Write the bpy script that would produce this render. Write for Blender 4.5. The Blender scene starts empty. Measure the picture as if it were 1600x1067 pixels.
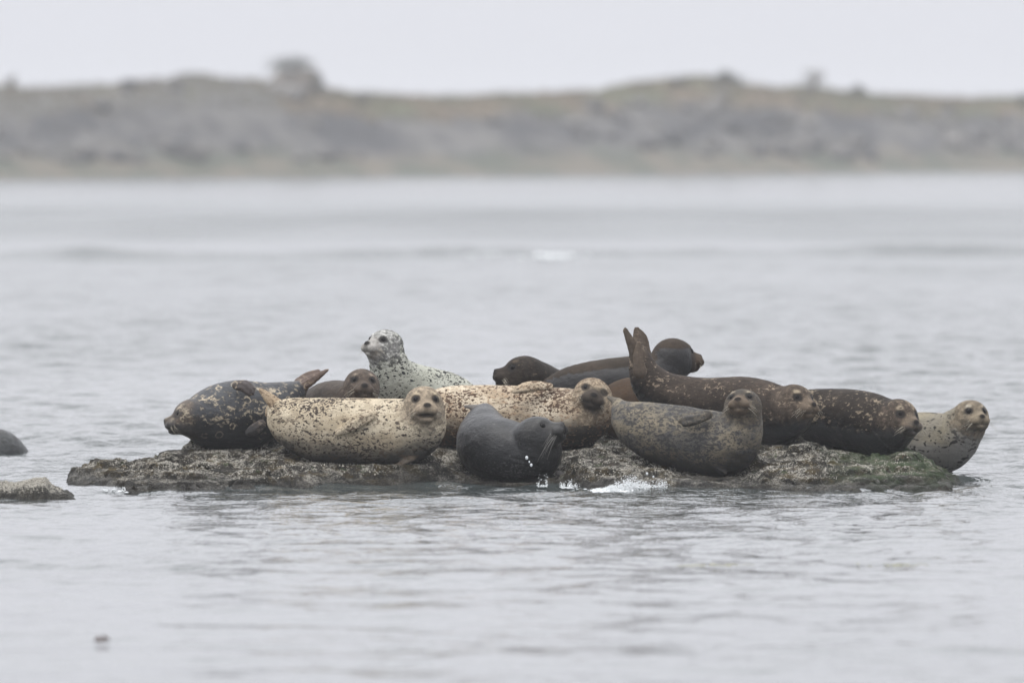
import bpy, math, random
import numpy as np
from mathutils import Vector

scene = bpy.context.scene
COL = scene.collection
random.seed(7)
rng = np.random.RandomState(11)

# ------------------------------------------------------------------ camera, sky, sun, exposure
F = 18000.0           # focal length in photo pixels (1600 wide)
CH = 1.883            # camera height over the water
D0 = 60.0             # distance of the ledge's front water line
HY = 200.0            # horizon row in the photo

cam_d = bpy.data.cameras.new('camera')
cam = bpy.data.objects.new('camera', cam_d)
COL.objects.link(cam)
cam.location = (0, 0, CH)
cam.rotation_euler = (math.radians(90) - math.atan((533.5 - HY) / F), 0, 0)
cam_d.sensor_width = 36
cam_d.lens = F * 36 / 1600
cam_d.clip_start = 0.5
cam_d.clip_end = 6000
cam_d.dof.use_dof = True
cam_d.dof.focus_distance = 60.9
cam_d.dof.aperture_fstop = 4.4
scene.camera = cam

world = bpy.data.worlds.new("World")
scene.world = world
world.use_nodes = True
wn = world.node_tree
wn.nodes.clear()
w_out = wn.nodes.new('ShaderNodeOutputWorld')
w_bg = wn.nodes.new('ShaderNodeBackground')
SUN_EL, SUN_AZ = math.radians(70), math.radians(-120)
sky = wn.nodes.new('ShaderNodeTexSky')
sky.sky_type = 'NISHITA'
sky.sun_disc = False
sky.sun_elevation = SUN_EL
sky.sun_rotation = SUN_AZ
sky.dust_density = 6
w_hsv = wn.nodes.new('ShaderNodeHueSaturation')
w_hsv.inputs['Saturation'].default_value = 0.12
w_tc = wn.nodes.new('ShaderNodeTexCoord')
w_sep = wn.nodes.new('ShaderNodeSeparateXYZ')
w_ramp = wn.nodes.new('ShaderNodeValToRGB')
w_ramp.color_ramp.elements[0].position = 0.0
w_ramp.color_ramp.elements[0].color = (0.802, 0.812, 0.875, 1)
w_ramp.color_ramp.elements[1].position = 1.0
w_ramp.color_ramp.elements[1].color = (2.15, 2.18, 2.25, 1)
_e = w_ramp.color_ramp.elements.new(0.12); _e.color = (1.24, 1.25, 1.33, 1)
_e = w_ramp.color_ramp.elements.new(0.4); _e.color = (1.55, 1.57, 1.64, 1)
w_mul = wn.nodes.new('ShaderNodeVectorMath'); w_mul.operation = 'SCALE'
w_mul.inputs['Scale'].default_value = 10.0          # the Background strength is 0.1
w_mix = wn.nodes.new('ShaderNodeMix'); w_mix.data_type = 'RGBA'
w_mix.inputs[0].default_value = 0.12
wn.links.new(w_tc.outputs['Generated'], w_sep.inputs[0])
wn.links.new(w_sep.outputs['Z'], w_ramp.inputs[0])
wn.links.new(w_ramp.outputs[0], w_mul.inputs[0])
wn.links.new(sky.outputs[0], w_hsv.inputs['Color'])
wn.links.new(w_mul.outputs[0], w_mix.inputs[6])
wn.links.new(w_hsv.outputs[0], w_mix.inputs[7])
wn.links.new(w_mix.outputs[2], w_bg.inputs['Color'])
w_bg.inputs['Strength'].default_value = 0.1
wn.links.new(w_bg.outputs[0], w_out.inputs[0])

sun_d = bpy.data.lights.new('sun', 'SUN')
sun = bpy.data.objects.new('sun', sun_d)
COL.objects.link(sun)
sun_d.energy = 1.5
sun_d.angle = math.radians(35)
sun_d.color = (1.0, 0.96, 0.9)
sv = Vector((math.sin(SUN_AZ) * math.cos(SUN_EL), math.cos(SUN_AZ) * math.cos(SUN_EL), math.sin(SUN_EL)))
sun.rotation_euler = sv.to_track_quat('Z', 'Y').to_euler()

vs = scene.view_settings
vs.view_transform = 'Standard'
vs.look = 'None'
vs.exposure = 0.0
vs.gamma = 1
vs.use_curve_mapping = False
scene.cycles.use_denoising = True
scene.cycles.volume_bounces = 2
scene.cycles.max_bounces = 6
scene.cycles.volume_max_steps = 64

# ------------------------------------------------------------------ helpers
def P(px, py, dy=0.0):
    d = D0 + dy
    return np.array([(px - 800.0) / F * d, d, CH - (py - HY) / F * d])

def S(r, dy=0.0):
    return r / F * (D0 + dy)

def tag(o, label=None, cat=None, group=None, kind=None):
    if label: o['label'] = label
    if cat: o['category'] = cat
    if group: o['group'] = group
    if kind: o['kind'] = kind
    return o

def make_mesh(name, verts, faces, mat, parent=None, smooth=True):
    """faces: (n,3) or (n,4) integer array"""
    verts = np.asarray(verts, dtype=np.float32); faces = np.asarray(faces, dtype=np.int32)
    me = bpy.data.meshes.new(name)
    n, k = faces.shape
    me.vertices.add(len(verts)); me.vertices.foreach_set('co', verts.ravel())
    me.loops.add(n * k); me.loops.foreach_set('vertex_index', faces.ravel())
    me.polygons.add(n)
    me.polygons.foreach_set('loop_start', np.arange(0, n * k, k, dtype=np.int32))
    me.polygons.foreach_set('loop_total', np.full(n, k, dtype=np.int32))
    me.polygons.foreach_set('use_smooth', np.full(n, smooth, dtype=bool))
    me.update(calc_edges=True)
    me.validate()
    if mat: me.materials.append(mat)
    o = bpy.data.objects.new(name, me)
    COL.objects.link(o)
    if parent is not None: o.parent = parent
    return o

def empty(name, loc):
    o = bpy.data.objects.new(name, None)
    o.empty_display_size = 0.1
    COL.objects.link(o)
    o.location = loc
    return o

def add_attr(o, name, vals):
    a = o.data.attributes.new(name, 'FLOAT', 'POINT')
    a.data.foreach_set('value', np.asarray(vals, dtype=np.float32).ravel())

def add_col(o, name, rgb):
    a = o.data.attributes.new(name, 'FLOAT_COLOR', 'POINT')
    c = np.ones((len(rgb), 4), dtype=np.float32); c[:, :3] = rgb
    a.data.foreach_set('color', c.ravel())

def sstep(a, b, x):
    t = np.clip((x - a) / (b - a), 0, 1)
    return t * t * (3 - 2 * t)

def _hash(ix, iy, iz, seed):
    h = (ix.astype(np.uint32) * np.uint32(374761393)) ^ (iy.astype(np.uint32) * np.uint32(668265263)) \
        ^ (iz.astype(np.uint32) * np.uint32(2246822519)) ^ np.uint32((seed * 3266489917) & 0xffffffff)
    h = (h ^ (h >> np.uint32(13))) * np.uint32(1274126177)
    h = (h ^ (h >> np.uint32(16))) * np.uint32(2654435761)
    h = h ^ (h >> np.uint32(15))
    return h.astype(np.float32) / np.float32(4294967295.0)

def vnoise(x, y, z, seed=0):
    x, y, z = np.broadcast_arrays(np.asarray(x, float), np.asarray(y, float), np.asarray(z, float))
    fx, fy, fz = np.floor(x), np.floor(y), np.floor(z)
    ix, iy, iz = fx.astype(np.int64), fy.astype(np.int64), fz.astype(np.int64)
    tx, ty, tz = x - fx, y - fy, z - fz
    tx = tx * tx * (3 - 2 * tx); ty = ty * ty * (3 - 2 * ty); tz = tz * tz * (3 - 2 * tz)
    def c(a, b, d): return _hash(ix + a, iy + b, iz + d, seed)
    x00 = c(0,0,0) * (1 - tx) + c(1,0,0) * tx
    x10 = c(0,1,0) * (1 - tx) + c(1,1,0) * tx
    x01 = c(0,0,1) * (1 - tx) + c(1,0,1) * tx
    x11 = c(0,1,1) * (1 - tx) + c(1,1,1) * tx
    return ((x00 * (1 - ty) + x10 * ty) * (1 - tz) + (x01 * (1 - ty) + x11 * ty) * tz) * 2 - 1

def fbm(x, y, z, oct=4, seed=0, gain=0.5, ridge=False):
    a, s, t = 1.0, 0, 0
    for i in range(oct):
        n = vnoise(x * 2**i + 17.3 * i, y * 2**i - 9.1 * i, z * 2**i + 3.7 * i, seed + i)
        if ridge: n = 1 - 2 * np.abs(n)
        s = s + n * a; t += a; a *= gain
    return s / t

# ---- node helpers
class NT:
    def __init__(self, name):
        self.m = bpy.data.materials.new(name); self.m.use_nodes = True
        self.t = self.m.node_tree; self.t.nodes.clear()
        self.out = self.t.nodes.new('ShaderNodeOutputMaterial')
        self.b = self.t.nodes.new('ShaderNodeBsdfPrincipled')
        self.link(self.b.outputs[0], self.out.inputs[0])
    def link(self, a, b): self.t.links.new(a, b)
    def set(self, sock, v):
        if hasattr(v, 'is_output') or isinstance(v, bpy.types.NodeSocket): self.link(v, sock)
        elif isinstance(v, (tuple, list)) and len(v) == 3 and sock.type == 'RGBA': sock.default_value = (*v, 1)
        else: sock.default_value = v
    def coords(self, scale=(1,1,1), loc=(0,0,0), rot=(0,0,0)):
        tc = self.t.nodes.new('ShaderNodeTexCoord'); mp = self.t.nodes.new('ShaderNodeMapping')
        mp.inputs['Scale'].default_value = scale; mp.inputs['Location'].default_value = loc
        mp.inputs['Rotation'].default_value = rot
        self.link(tc.outputs['Object'], mp.inputs[0]); return mp.outputs[0]
    def noise(self, co, scale, detail=2, rough=0.5, dist=0.0):
        n = self.t.nodes.new('ShaderNodeTexNoise')
        self.link(co, n.inputs['Vector'])
        n.inputs['Scale'].default_value = scale; n.inputs['Detail'].default_value = detail
        n.inputs['Roughness'].default_value = rough; n.inputs['Distortion'].default_value = dist
        return n.outputs[0]
    def voro(self, co, scale, out='Distance', feature='F1'):
        n = self.t.nodes.new('ShaderNodeTexVoronoi'); n.feature = feature
        self.link(co, n.inputs['Vector']); n.inputs['Scale'].default_value = scale
        return n.outputs[out]
    def math(self, op, a, b=0.0, clamp=False):
        n = self.t.nodes.new('ShaderNodeMath'); n.operation = op; n.use_clamp = clamp
        self.set(n.inputs[0], a); self.set(n.inputs[1], b); return n.outputs[0]
    def smooth(self, v, lo, hi, a=0.0, b=1.0):
        n = self.t.nodes.new('ShaderNodeMapRange'); n.interpolation_type = 'SMOOTHSTEP'
        self.set(n.inputs[0], v)
        for i, q in enumerate((lo, hi, a, b)): self.set(n.inputs[i + 1], q)
        return n.outputs[0]
    def mix(self, f, a, b, blend='MIX'):
        n = self.t.nodes.new('ShaderNodeMix'); n.data_type = 'RGBA'; n.blend_type = blend
        self.set(n.inputs[0], f); self.set(n.inputs[6], a); self.set(n.inputs[7], b)
        return n.outputs[2]
    def attr(self, name, comp=None):
        n = self.t.nodes.new('ShaderNodeAttribute'); n.attribute_name = name
        if comp is None: return n.outputs['Fac']
        s = self.t.nodes.new('ShaderNodeSeparateColor'); self.link(n.outputs['Color'], s.inputs[0])
        return s.outputs[comp]
    def bump(self, h, strength=0.3, dist=0.01, prev=None):
        n = self.t.nodes.new('ShaderNodeBump')
        self.set(n.inputs['Strength'], strength); n.inputs['Distance'].default_value = dist
        self.set(n.inputs['Height'], h)
        if prev is not None: self.link(prev, n.inputs['Normal'])
        return n.outputs[0]

def plain(name, col, rough=0.6, spec=0.5, noise=0.25):
    n = NT(name)
    co = n.coords()
    f = n.noise(co, 40, 3)
    c2 = tuple(c * (1 - noise) for c in col)
    n.set(n.b.inputs['Base Color'], n.mix(f, col, c2))
    n.b.inputs['Roughness'].default_value = rough
    n.b.inputs['Specular IOR Level'].default_value = spec
    return n.m

# ------------------------------------------------------------------ SDF and surface extraction
def smin(a, b, k):
    h = np.clip(0.5 + 0.5 * (b - a) / k, 0, 1)
    return b * (1 - h) + a * h - k * h * (1 - h)

def catmull(pts, n):
    pts = np.asarray(pts, float)
    ext = np.vstack([2 * pts[0] - pts[1], pts, 2 * pts[-1] - pts[-2]])
    out = []
    for i in range(1, len(ext) - 2):
        p0, p1, p2, p3 = ext[i-1], ext[i], ext[i+1], ext[i+2]
        for k in range(n):
            t = k / n
            out.append(0.5 * (2*p1 + (p2-p0)*t + (2*p0-5*p1+4*p2-p3)*t*t + (3*p1-p0-3*p2+p3)*t**3))
    out.append(pts[-1])
    return np.array(out)

def chain_sdf(p, chain, flat=None, want=False):
    """chain: (n,4) xyz r.  flat: (normal, factor)"""
    best = np.full(len(p), 1e9); zr = np.zeros(len(p)) if want else None
    sp = np.zeros(len(p)) if want else None
    if flat is not None:
        nv = np.asarray(flat[0], float); nv /= np.linalg.norm(nv); q = flat[1]
    for i in range(len(chain) - 1):
        a, b = chain[i, :3], chain[i+1, :3]; ra, rb = chain[i, 3], chain[i+1, 3]
        ab = b - a; L = ab @ ab + 1e-12
        pa = p - a
        t = np.clip(pa @ ab / L, 0, 1)
        v = pa - t[:, None] * ab
        if flat is not None:
            dn = v @ nv
            v = v + nv * (dn * (1 / q - 1))[:, None]
        ln = np.sqrt((v * v).sum(1))
        r = ra + (rb - ra) * t
        d = ln - r
        if flat is not None:
            wax = np.cross(ab, nv); wax /= np.linalg.norm(wax) + 1e-9
            wv = (v @ wax) / (r + 1e-9)
            d = d + np.minimum(0.0035, 0.09 * r) * (1 - np.cos(wv * math.pi * 2.6 + 0.5)) * sstep(0.0, 1.2, i + t)
            d = d * (q + (1 - q) * np.clip(1 - np.abs(dn) / (ln * q + 1e-9) , 0, 1))
        m = d < best
        best[m] = d[m]
        if want:
            zr[m] = (v[:, 2] / r)[m]; sp[m] = ((i + t) / (len(chain) - 1))[m]
    return (best, zr, sp) if want else best

def ell(q, c, r):
    k0 = (q - np.array(c)) / np.array(r)
    l0 = np.sqrt((k0 * k0).sum(1)) + 1e-9
    k1 = k0 / np.array(r)
    l1 = np.sqrt((k1 * k1).sum(1)) + 1e-9
    return l0 * (l0 - 1) / l1

def surface_nets(vol, org, h):
    s = vol < 0
    c = [s[i:s.shape[0]-1+i, j:s.shape[1]-1+j, k:s.shape[2]-1+k] for i in (0,1) for j in (0,1) for k in (0,1)]
    cnt = sum(x.astype(np.uint8) for x in c)
    act = (cnt > 0) & (cnt < 8)
    idx = np.argwhere(act)
    cid = np.full(act.shape, -1, np.int64); cid[act] = np.arange(len(idx))
    cor = [(i, j, k) for i in (0,1) for j in (0,1) for k in (0,1)]
    vals = np.stack([vol[idx[:,0]+i, idx[:,1]+j, idx[:,2]+k] for i, j, k in cor], 1)
    acc = np.zeros((len(idx), 3)); n = np.zeros(len(idx))
    for a in range(8):
        for b in range(a + 1, 8):
            da = np.array(cor[b]) - np.array(cor[a])
            if np.abs(da).sum() != 1: continue
            va, vb = vals[:, a], vals[:, b]
            m = (va < 0) != (vb < 0)
            t = np.where(m, va / (va - vb + 1e-20), 0)
            acc += m[:, None] * (np.array(cor[a]) + t[:, None] * da); n += m
    V = org + h * (idx + acc / n[:, None])
    Q = []
    for ax in range(3):
        o = [(0,0,0)] * 3
        sh = list(s.shape)
        A = [slice(None)] * 3; B = [slice(None)] * 3
        A[ax] = slice(0, -1); B[ax] = slice(1, None)
        for k in range(3):
            if k != ax:
                A[k] = slice(1, -1); B[k] = slice(1, -1)
        sa, sb = s[tuple(A)], s[tuple(B)]
        e = np.argwhere(sa != sb)
        flip = sa[tuple(e.T)]
        u, v = (ax + 1) % 3, (ax + 2) % 3
        base = e.copy()
        for k in range(3):
            if k != ax: base[:, k] += 1
        def cc(du, dv):
            g = base.copy(); g[:, u] -= du; g[:, v] -= dv
            return cid[g[:,0], g[:,1], g[:,2]]
        q = np.stack([cc(1,1), cc(0,1), cc(0,0), cc(1,0)], 1)
        q[~flip] = q[~flip][:, ::-1]
        Q.append(q)
    return V, np.vstack(Q)

def extract(f, lo, hi, h):
    lo = np.asarray(lo) - 5 * h; hi = np.asarray(hi) + 5 * h
    B = 4
    nb = np.ceil((hi - lo) / (h * B)).astype(int) + 1
    g = [lo[i] + h * B * (np.arange(nb[i]) + 0.5) - h * 0.5 for i in range(3)]
    X, Y, Z = np.meshgrid(*g, indexing='ij')
    cp = np.stack([X.ravel(), Y.ravel(), Z.ravel()], 1)
    dc = f(cp).reshape(nb)
    vol = np.repeat(np.repeat(np.repeat(dc, B, 0), B, 1), B, 2).astype(np.float64)
    ab = np.argwhere(np.abs(dc) < h * B * 1.35)
    off = np.stack(np.meshgrid(*[np.arange(B)] * 3, indexing='ij'), -1).reshape(-1, 3)
    ii = (ab[:, None, :] * B + off[None]).reshape(-1, 3)
    fp = lo + h * ii
    out = np.empty(len(fp))
    for k in range(0, len(fp), 200000): out[k:k+200000] = f(fp[k:k+200000])
    vol[ii[:,0], ii[:,1], ii[:,2]] = out
    return surface_nets(vol, lo, h)

# ------------------------------------------------------------------ seal data (tail to head)
# spine rows: px, py, radius px, depth behind the ledge front (m)
def v3(x, y, z):
    v = np.array([x, y, z], float); return v / np.linalg.norm(v)

SEALS = []
def seal(**k): SEALS.append(k)
#SEALS_BEGIN
seal(key='charcoal', spine=[(474,603,10,1.55),(462,612,17,1.5),(445,624,27,1.45),(420,640,42,1.4),(390,648,52,1.35),(360,649,54,1.3),(334,652,48,1.25),(315,654,37,1.2),(300,653,29,1.15)],
     head=(300,653,28,1.15), fwd=(-0.97,-0.12,-0.12), up=(0,0,1),
     flats=[([(470,605,10,1.5),(486,594,9,1.48),(512,578,3.0,1.45)],(0.2,-0.8,0.5),0.5),
            ([(468,598,9,1.55),(482,590,10,1.55),(497,581,5,1.55)],(0.1,-0.9,0.3),0.5)],
     fins=[([(370,602,8,1.14),(383,604,11,1.12),(390,610,10,1.11)],(0.2,-0.9,0.3),0.6),
           ([(408,663,8,1.14),(398,670,10,1.12),(388,676,6,1.12)],(0.2,-1,0.1),0.5)],
     label='charcoal seal with pale ring marks at the left end of the rock, head in profile', h=0.0064)
seal(key='cream', spine=[(431,636,12,.98),(440,648,22,.95),(456,660,37,.92),(485,669,47,.9),(520,673,51,.9),(560,674,52,.9),(600,675,52,.88),(635,673,50,.85),(655,665,43,.8),(662,648,34,.77),(662,634,30,.75)],
     head=(662,633,30,.75), fwd=(0.13,-1,0.0), up=(0,0,1), open=True, finmix=0.25,
     flats=[([(436,636,12,.95),(424,625,11,.93),(408,610,5,.92)],(0.3,-0.8,0.4),0.5),
            ([(440,640,11,1.0),(424,640,9,1.0),(418,648,5,1.0)],(0.3,-0.8,0.2),0.5)],
     fins=[([(580,648,9,.73),(563,655,12,.705),(546,666,10,.70),(528,677,4,.72)],(0,-1,0.3),0.6),
           ([(640,716,9,.76),(622,727,6,.75),(604,729,3.5,.74)],(0,-.4,1),0.5)],
     folds=[-0.35,-0.62,-0.85], label='cream seal with small dark spots in front, mouth open, facing the camera', h=0.0064)
seal(key='brownface', spine=[(470,640,16,1.8),(490,634,27,1.75),(515,632,37,1.68),(540,632,38,1.6),(556,624,33,1.52),(565,606,28,1.48)],
     head=(565,602,27,1.48), fwd=(0.12,-1,0.0), up=(0.03,0,1), flats=[], fins=[],
     label='grey-brown seal peeking over the cream seal, its brown face towards the camera', h=0.0064)
seal(key='white', spine=[(748,640,16,2.3),(728,632,30,2.25),(700,622,40,2.2),(665,616,44,2.15),(635,606,42,2.1),(615,588,35,2.03),(605,562,30,2.0),(602,545,28,2.0)],
     head=(602,541,27,2.0), fwd=(-0.66,-0.75,0.1), up=(0.05,0,1), flats=[], fins=[], folds=[-0.45,-0.75],
     label='whitish seal with crisp black spots, head held highest on the left half of the rock', h=0.0064)
seal(key='speckled', spine=[(640,668,14,1.65),(668,660,34,1.6),(700,652,47,1.58),(745,652,51,1.55),(790,653,51,1.52),(835,654,50,1.48),(872,655,49,1.42),(900,653,46,1.36),(921,646,39,1.33),(927,630,32,1.3),(925,620,29,1.3)],
     head=(924,619,28,1.3), fwd=(0.08,-0.97,0.05), up=(0.3,0,0.95), flats=[],
     fins=[([(858,604,7,1.33),(838,603,9.5,1.31),(820,606,10,1.31),(803,611,5,1.32)],(0,-0.7,0.7),0.7)],
     folds=[-0.5], label='long cream seal densely speckled brown, head tilted, lying behind the wet grey seal', h=0.0064)
seal(key='slate', spine=[(758,640,9,1.25),(757,652,20,1.2),(757,672,36,1.12),(762,694,49,1.02),(785,703,50,.93),(812,708,46,.87),(836,708,42,.83),(838,703,38,.8),(836,687,32,.78)],
     head=(836,682,31,.78), fwd=(0.84,-0.34,0.36), up=(-0.2,0,1),
     flats=[([(762,640,9,1.2),(748,637,7,1.18),(728,635,4,1.18)],(0.1,-0.6,0.8),0.55),
            ([(755,648,9,1.22),(742,650,9,1.22),(732,656,5,1.22)],(0.2,-0.9,0.2),0.5)],
     fins=[([(874,740,7,.74),(881,744,6,.71),(887,747,4,.69)],(0.3,-0.5,0.8),0.6)],
     folds=[-0.8, -1.05], label='wet slate-grey seal at the water edge, looking up to the right past long whiskers', h=0.0064)
seal(key='backbrown', spine=[(990,650,20,3.1),(940,640,34,3.0),(895,628,38,2.9),(860,612,36,2.75),(835,596,32,2.6),(820,588,29,2.55)],
     head=(820,586,30,2.55), fwd=(-0.98,-0.2,0.1), up=(0,0,1), flats=[], fins=[],
     label='dark brown head in profile facing left, behind the long speckled cream seal', h=0.007)
seal(key='longdark', spine=[(826,626,10,2.45),(850,617,19,2.42),(885,607,30,2.38),(930,602,38,2.34),(980,598,41,2.3),(1015,594,40,2.3),(1038,580,35,2.3),(1050,562,31,2.3)],
     head=(1051,558,30,2.3), fwd=(0.8,0.45,-0.02), up=(0,0,1), flats=[], fins=[], wet_line=0.6,
     label='long dark seal at the back with a brown rim, head turned away to the right', h=0.007)
seal(key='raised', spine=[(994,540,11,1.5),(1000,560,17,1.5),(1012,592,27,1.48),(1038,616,35,1.47),(1085,632,43,1.45),(1135,636,46,1.42),(1178,641,51,1.38),(1210,648,48,1.34),(1232,644,40,1.3),(1240,634,32,1.28)],
     head=(1240,630,30,1.28), fwd=(0.66,-0.72,-0.04), up=(0.05,0,1),
     flats=[([(997,556,15,1.45),(986,535,9,1.43),(977,516,5,1.42)],(0.5,-0.8,0.1),0.5),
            ([(1003,552,15,1.52),(1001,532,13,1.52),(995,516,6,1.52)],(0.2,-0.9,0.1),0.5),
            ([(1000,580,12,1.33),(997,558,9,1.34),(998,538,5,1.36)],(0.3,-0.9,0.1),0.5)],
     fins=[], folds=[-0.4,-0.62,-0.84],
     label='brown seal with tail flippers raised straight up, head turned to the right', h=0.0064)
seal(key='rust', spine=[(950,640,28,2.0),(968,640,42,1.95),(995,640,52,1.9),(1030,640,44,1.9),(1060,634,34,1.85),(1085,630,27,1.8)],
     head=(1090,636,26,1.8), fwd=(0.7,-0.7,-0.1), up=(0,0,1), flats=[], fins=[],
     label='rust-brown rump showing left of the raised tail flippers, rest of the seal hidden', h=0.008)
seal(key='grey', spine=[(966,630,9,.95),(972,642,17,.92),(985,657,30,.88),(1005,668,41,.84),(1035,677,48,.8),(1070,684,50,.76),(1105,691,51,.72),(1132,694,50,.68),(1150,680,42,.64),(1159,658,34,.62),(1161,640,30,.6)],
     head=(1161,634,28,.6), fwd=(-0.2,-0.93,0.24), up=(0,0.2,1),
     flats=[([(970,634,10,.95),(962,627,8,.95),(951,621,4,.95)],(0.1,-0.6,0.8),0.5)],
     fins=[([(1106,648,8,.55),(1088,653,11,.535),(1071,656,12,.53)],(0,-0.8,0.5),0.8),
           ([(1096,702,3,.585),(1114,724,4,.575),(1134,739,3,.575)],(0.4,-1,0.4),0.5)], finmix=0.75,
     folds=[-0.6], label='grey and tan mottled seal in front, right of centre, nose lifted towards the camera', h=0.0064)
seal(key='darkright', spine=[(1215,640,18,1.95),(1245,646,34,1.9),(1280,651,44,1.82),(1318,654,47,1.74),(1352,660,48,1.66),(1380,667,45,1.58),(1396,665,38,1.52),(1403,657,32,1.5)],
     head=(1404,654,30,1.5), fwd=(0.56,-0.8,-0.12), up=(0.04,0,1), flats=[], fins=[], folds=[-0.5,-0.8],
     label='dark chocolate seal with pale flecks on its back, head resting low before the tan seal', h=0.0064)
seal(key='tan', spine=[(1370,720,20,2.4),(1395,706,36,2.35),(1430,691,46,2.3),(1462,692,48,2.25),(1482,688,45,2.2),(1500,672,37,2.15),(1514,656,30,2.12)],
     head=(1517,651,27,2.1), fwd=(0.4,-0.92,0.02), up=(0,0,1), flats=[], fins=[], folds=[-0.35,-0.6,-0.85],
     label='pale tan seal with sparse dark spots at the far right end, eyes half closed', h=0.0064)
seal(key='swimmer', spine=[(50,770,18,6.9),(28,732,30,6.8),(0,710,38,6.7),(-30,712,42,6.6),(-65,716,42,6.4),(-95,712,36,6.2),(-112,700,30,6.1)],
     head=(-118,694,28,6.0), fwd=(-0.9,-0.4,0.1), up=(0,0,1), flats=[], fins=[],
     label='dark mottled seal back rising from the water at the left edge', h=0.008)
#SEALS_END

def seal_chain(s):
    rows = [(*P(x, y, d), S(r, d)) for x, y, r, d in s['spine']]
    return catmull(rows, 4)
for s in SEALS: s['chain'] = seal_chain(s)

# ------------------------------------------------------------------ coats
def coat(name, base, base2, spot, scale=38, thr=0.60, soft=0.035, spot_amt=1.0, spot2=None, thr2=0.6, scale2=14,
         fleck=None, fleck_thr=0.66, fleck_scale=26, ring=0.0, belly=None, belly_shade_lo=-0.9, belly_shade_hi=-0.1, head=None, head_spot=0.5,
         face=None, flip=(0.2,0.16,0.12), light=(0.4,0.34,0.26), wetcol=(0.03,0.032,0.036), rough=0.72, wetr=0.33, wet_shade_below=None, stretch=1.7, dorsal=0.0, facemix=0.55, wetspec=0.28, tilt=0.0, loc=0.0, base_scale=5):
    dk = lambda q: None if q is None else (tuple(x * 0.74 for x in q) if max(q) < 0.16 else tuple(x * 0.97 for x in q))
    base, base2, belly, head, face, flip, spot2 = map(dk, (base, base2, belly, head, face, flip, spot2))
    n = NT(name)
    co = n.coords((1, 1, stretch), (loc, loc * .7, loc * .3), (0, tilt, 0))
    cof = n.coords((1, 1, 1), (loc, 0, 0))
    zr = n.attr('belly'); fc = n.attr('face')
    wob = n.noise(co, 9, 3)
    c = n.mix(n.smooth(n.noise(co, base_scale, 5, 0.6), 0.36, 0.64), base, base2)
    c = n.mix(n.math('MULTIPLY', n.smooth(n.noise(co, base_scale * 3.3, 5, 0.7), 0.45, 0.65), 0.4), c, tuple(x * 0.5 for x in base2))
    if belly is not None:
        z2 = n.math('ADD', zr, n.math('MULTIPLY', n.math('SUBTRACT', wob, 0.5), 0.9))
        bf = n.smooth(z2, belly_shade_hi, belly_shade_lo)
        c = n.mix(bf, c, belly)  # belly fur tone with underside shade mixed into the coat colour
    if spot2 is not None:
        f2 = n.smooth(n.noise(co, scale2, 4, 0.65, 0.3), thr2, thr2 + 0.06)
        c = n.mix(n.math('MULTIPLY', f2, 0.8), c, spot2)
    if head is not None:
        hn = n.smooth(n.math('ADD', fc, n.math('MULTIPLY', n.math('SUBTRACT', n.noise(cof, 22, 4, 0.6), 0.5), 1.6)), 0.25, 0.85)
        hc = n.mix(n.smooth(n.noise(cof, 34, 5, 0.7), 0.40, 0.62), tuple(x * 0.62 for x in head), tuple(min(1, x * 1.5) for x in head))
        hm = n.smooth(n.noise(cof, 62, 4, 0.7), 0.50, 0.60)
        hc = n.mix(n.math('MULTIPLY', hm, 0.45), hc, tuple(x * 0.38 for x in head))
        c = n.mix(n.math('MULTIPLY', hn, 0.85), c, hc)
    # crisp coat spots, two sizes
    m = n.noise(co, 4.5, 2)
    th = n.math('ADD', thr, n.math('MULTIPLY', n.math('SUBTRACT', 0.5, m), 0.42))
    th = n.math('SUBTRACT', th, n.math('MULTIPLY', n.smooth(zr, 0.25, 0.85), dorsal))
    sn = n.noise(co, scale, 1.5, 0.45, 0.25)
    f = n.smooth(n.math('SUBTRACT', sn, th), -soft * 0.5, soft)
    sn2 = n.noise(co, scale * 2.1, 1, 0.4, 0.2)
    fb = n.smooth(n.math('SUBTRACT', sn2, n.math('ADD', th, 0.03)), 0.0, soft)
    f = n.math('MAXIMUM', f, fb)
    hs = n.math('SUBTRACT', 1.0, n.math('MULTIPLY', fc, 1 - head_spot))
    f = n.math('MULTIPLY', n.math('MULTIPLY', f, spot_amt), hs)
    c = n.mix(f, c, spot)
    if fleck is not None:
        fn = n.noise(co, fleck_scale, 5, 0.68, 0.5)
        mm = n.noise(co, 7, 2)
        ft = n.math('ADD', fleck_thr, n.math('MULTIPLY', n.math('SUBTRACT', 0.5, mm), 0.35))
        ff = n.smooth(n.math('SUBTRACT', fn, ft), -0.03, 0.10)
        ff = n.math('MULTIPLY', ff, n.smooth(zr, -0.7, 0.1))
        c = n.mix(n.math('MULTIPLY', ff, 0.85), c, fleck)
    if ring:
        d = n.voro(cof, 13)
        rg = n.math('MULTIPLY', n.smooth(d, 0.22, 0.27), n.smooth(d, 0.36, 0.30))
        cell = n.voro(cof, 13, 'Color')
        s_ = n.t.nodes.new('ShaderNodeSeparateColor'); n.link(cell, s_.inputs[0])
        rg = n.math('MULTIPLY', rg, n.smooth(s_.outputs[0], 0.72, 0.76))
        rg = n.math('MULTIPLY', rg, n.smooth(n.noise(cof, 60, 2), 0.38, 0.55))
        c = n.mix(n.math('MULTIPLY', rg, ring), c, fleck)
    if face is not None:
        c = n.mix(n.math('MULTIPLY', n.smooth(n.attr('snout'), 0.1, 0.9), facemix), c, face)
    lt = n.math('MULTIPLY', n.attr('light'), n.smooth(n.noise(cof, 60, 3), 0.35, 0.55))
    c = n.mix(lt, c, light)
    c = n.mix(n.math('MULTIPLY', n.attr('flip'), 0.7), c, n.mix(n.noise(cof, 50, 3), flip, tuple(x * 1.9 for x in flip)))
    wet = n.attr('wet')
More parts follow.
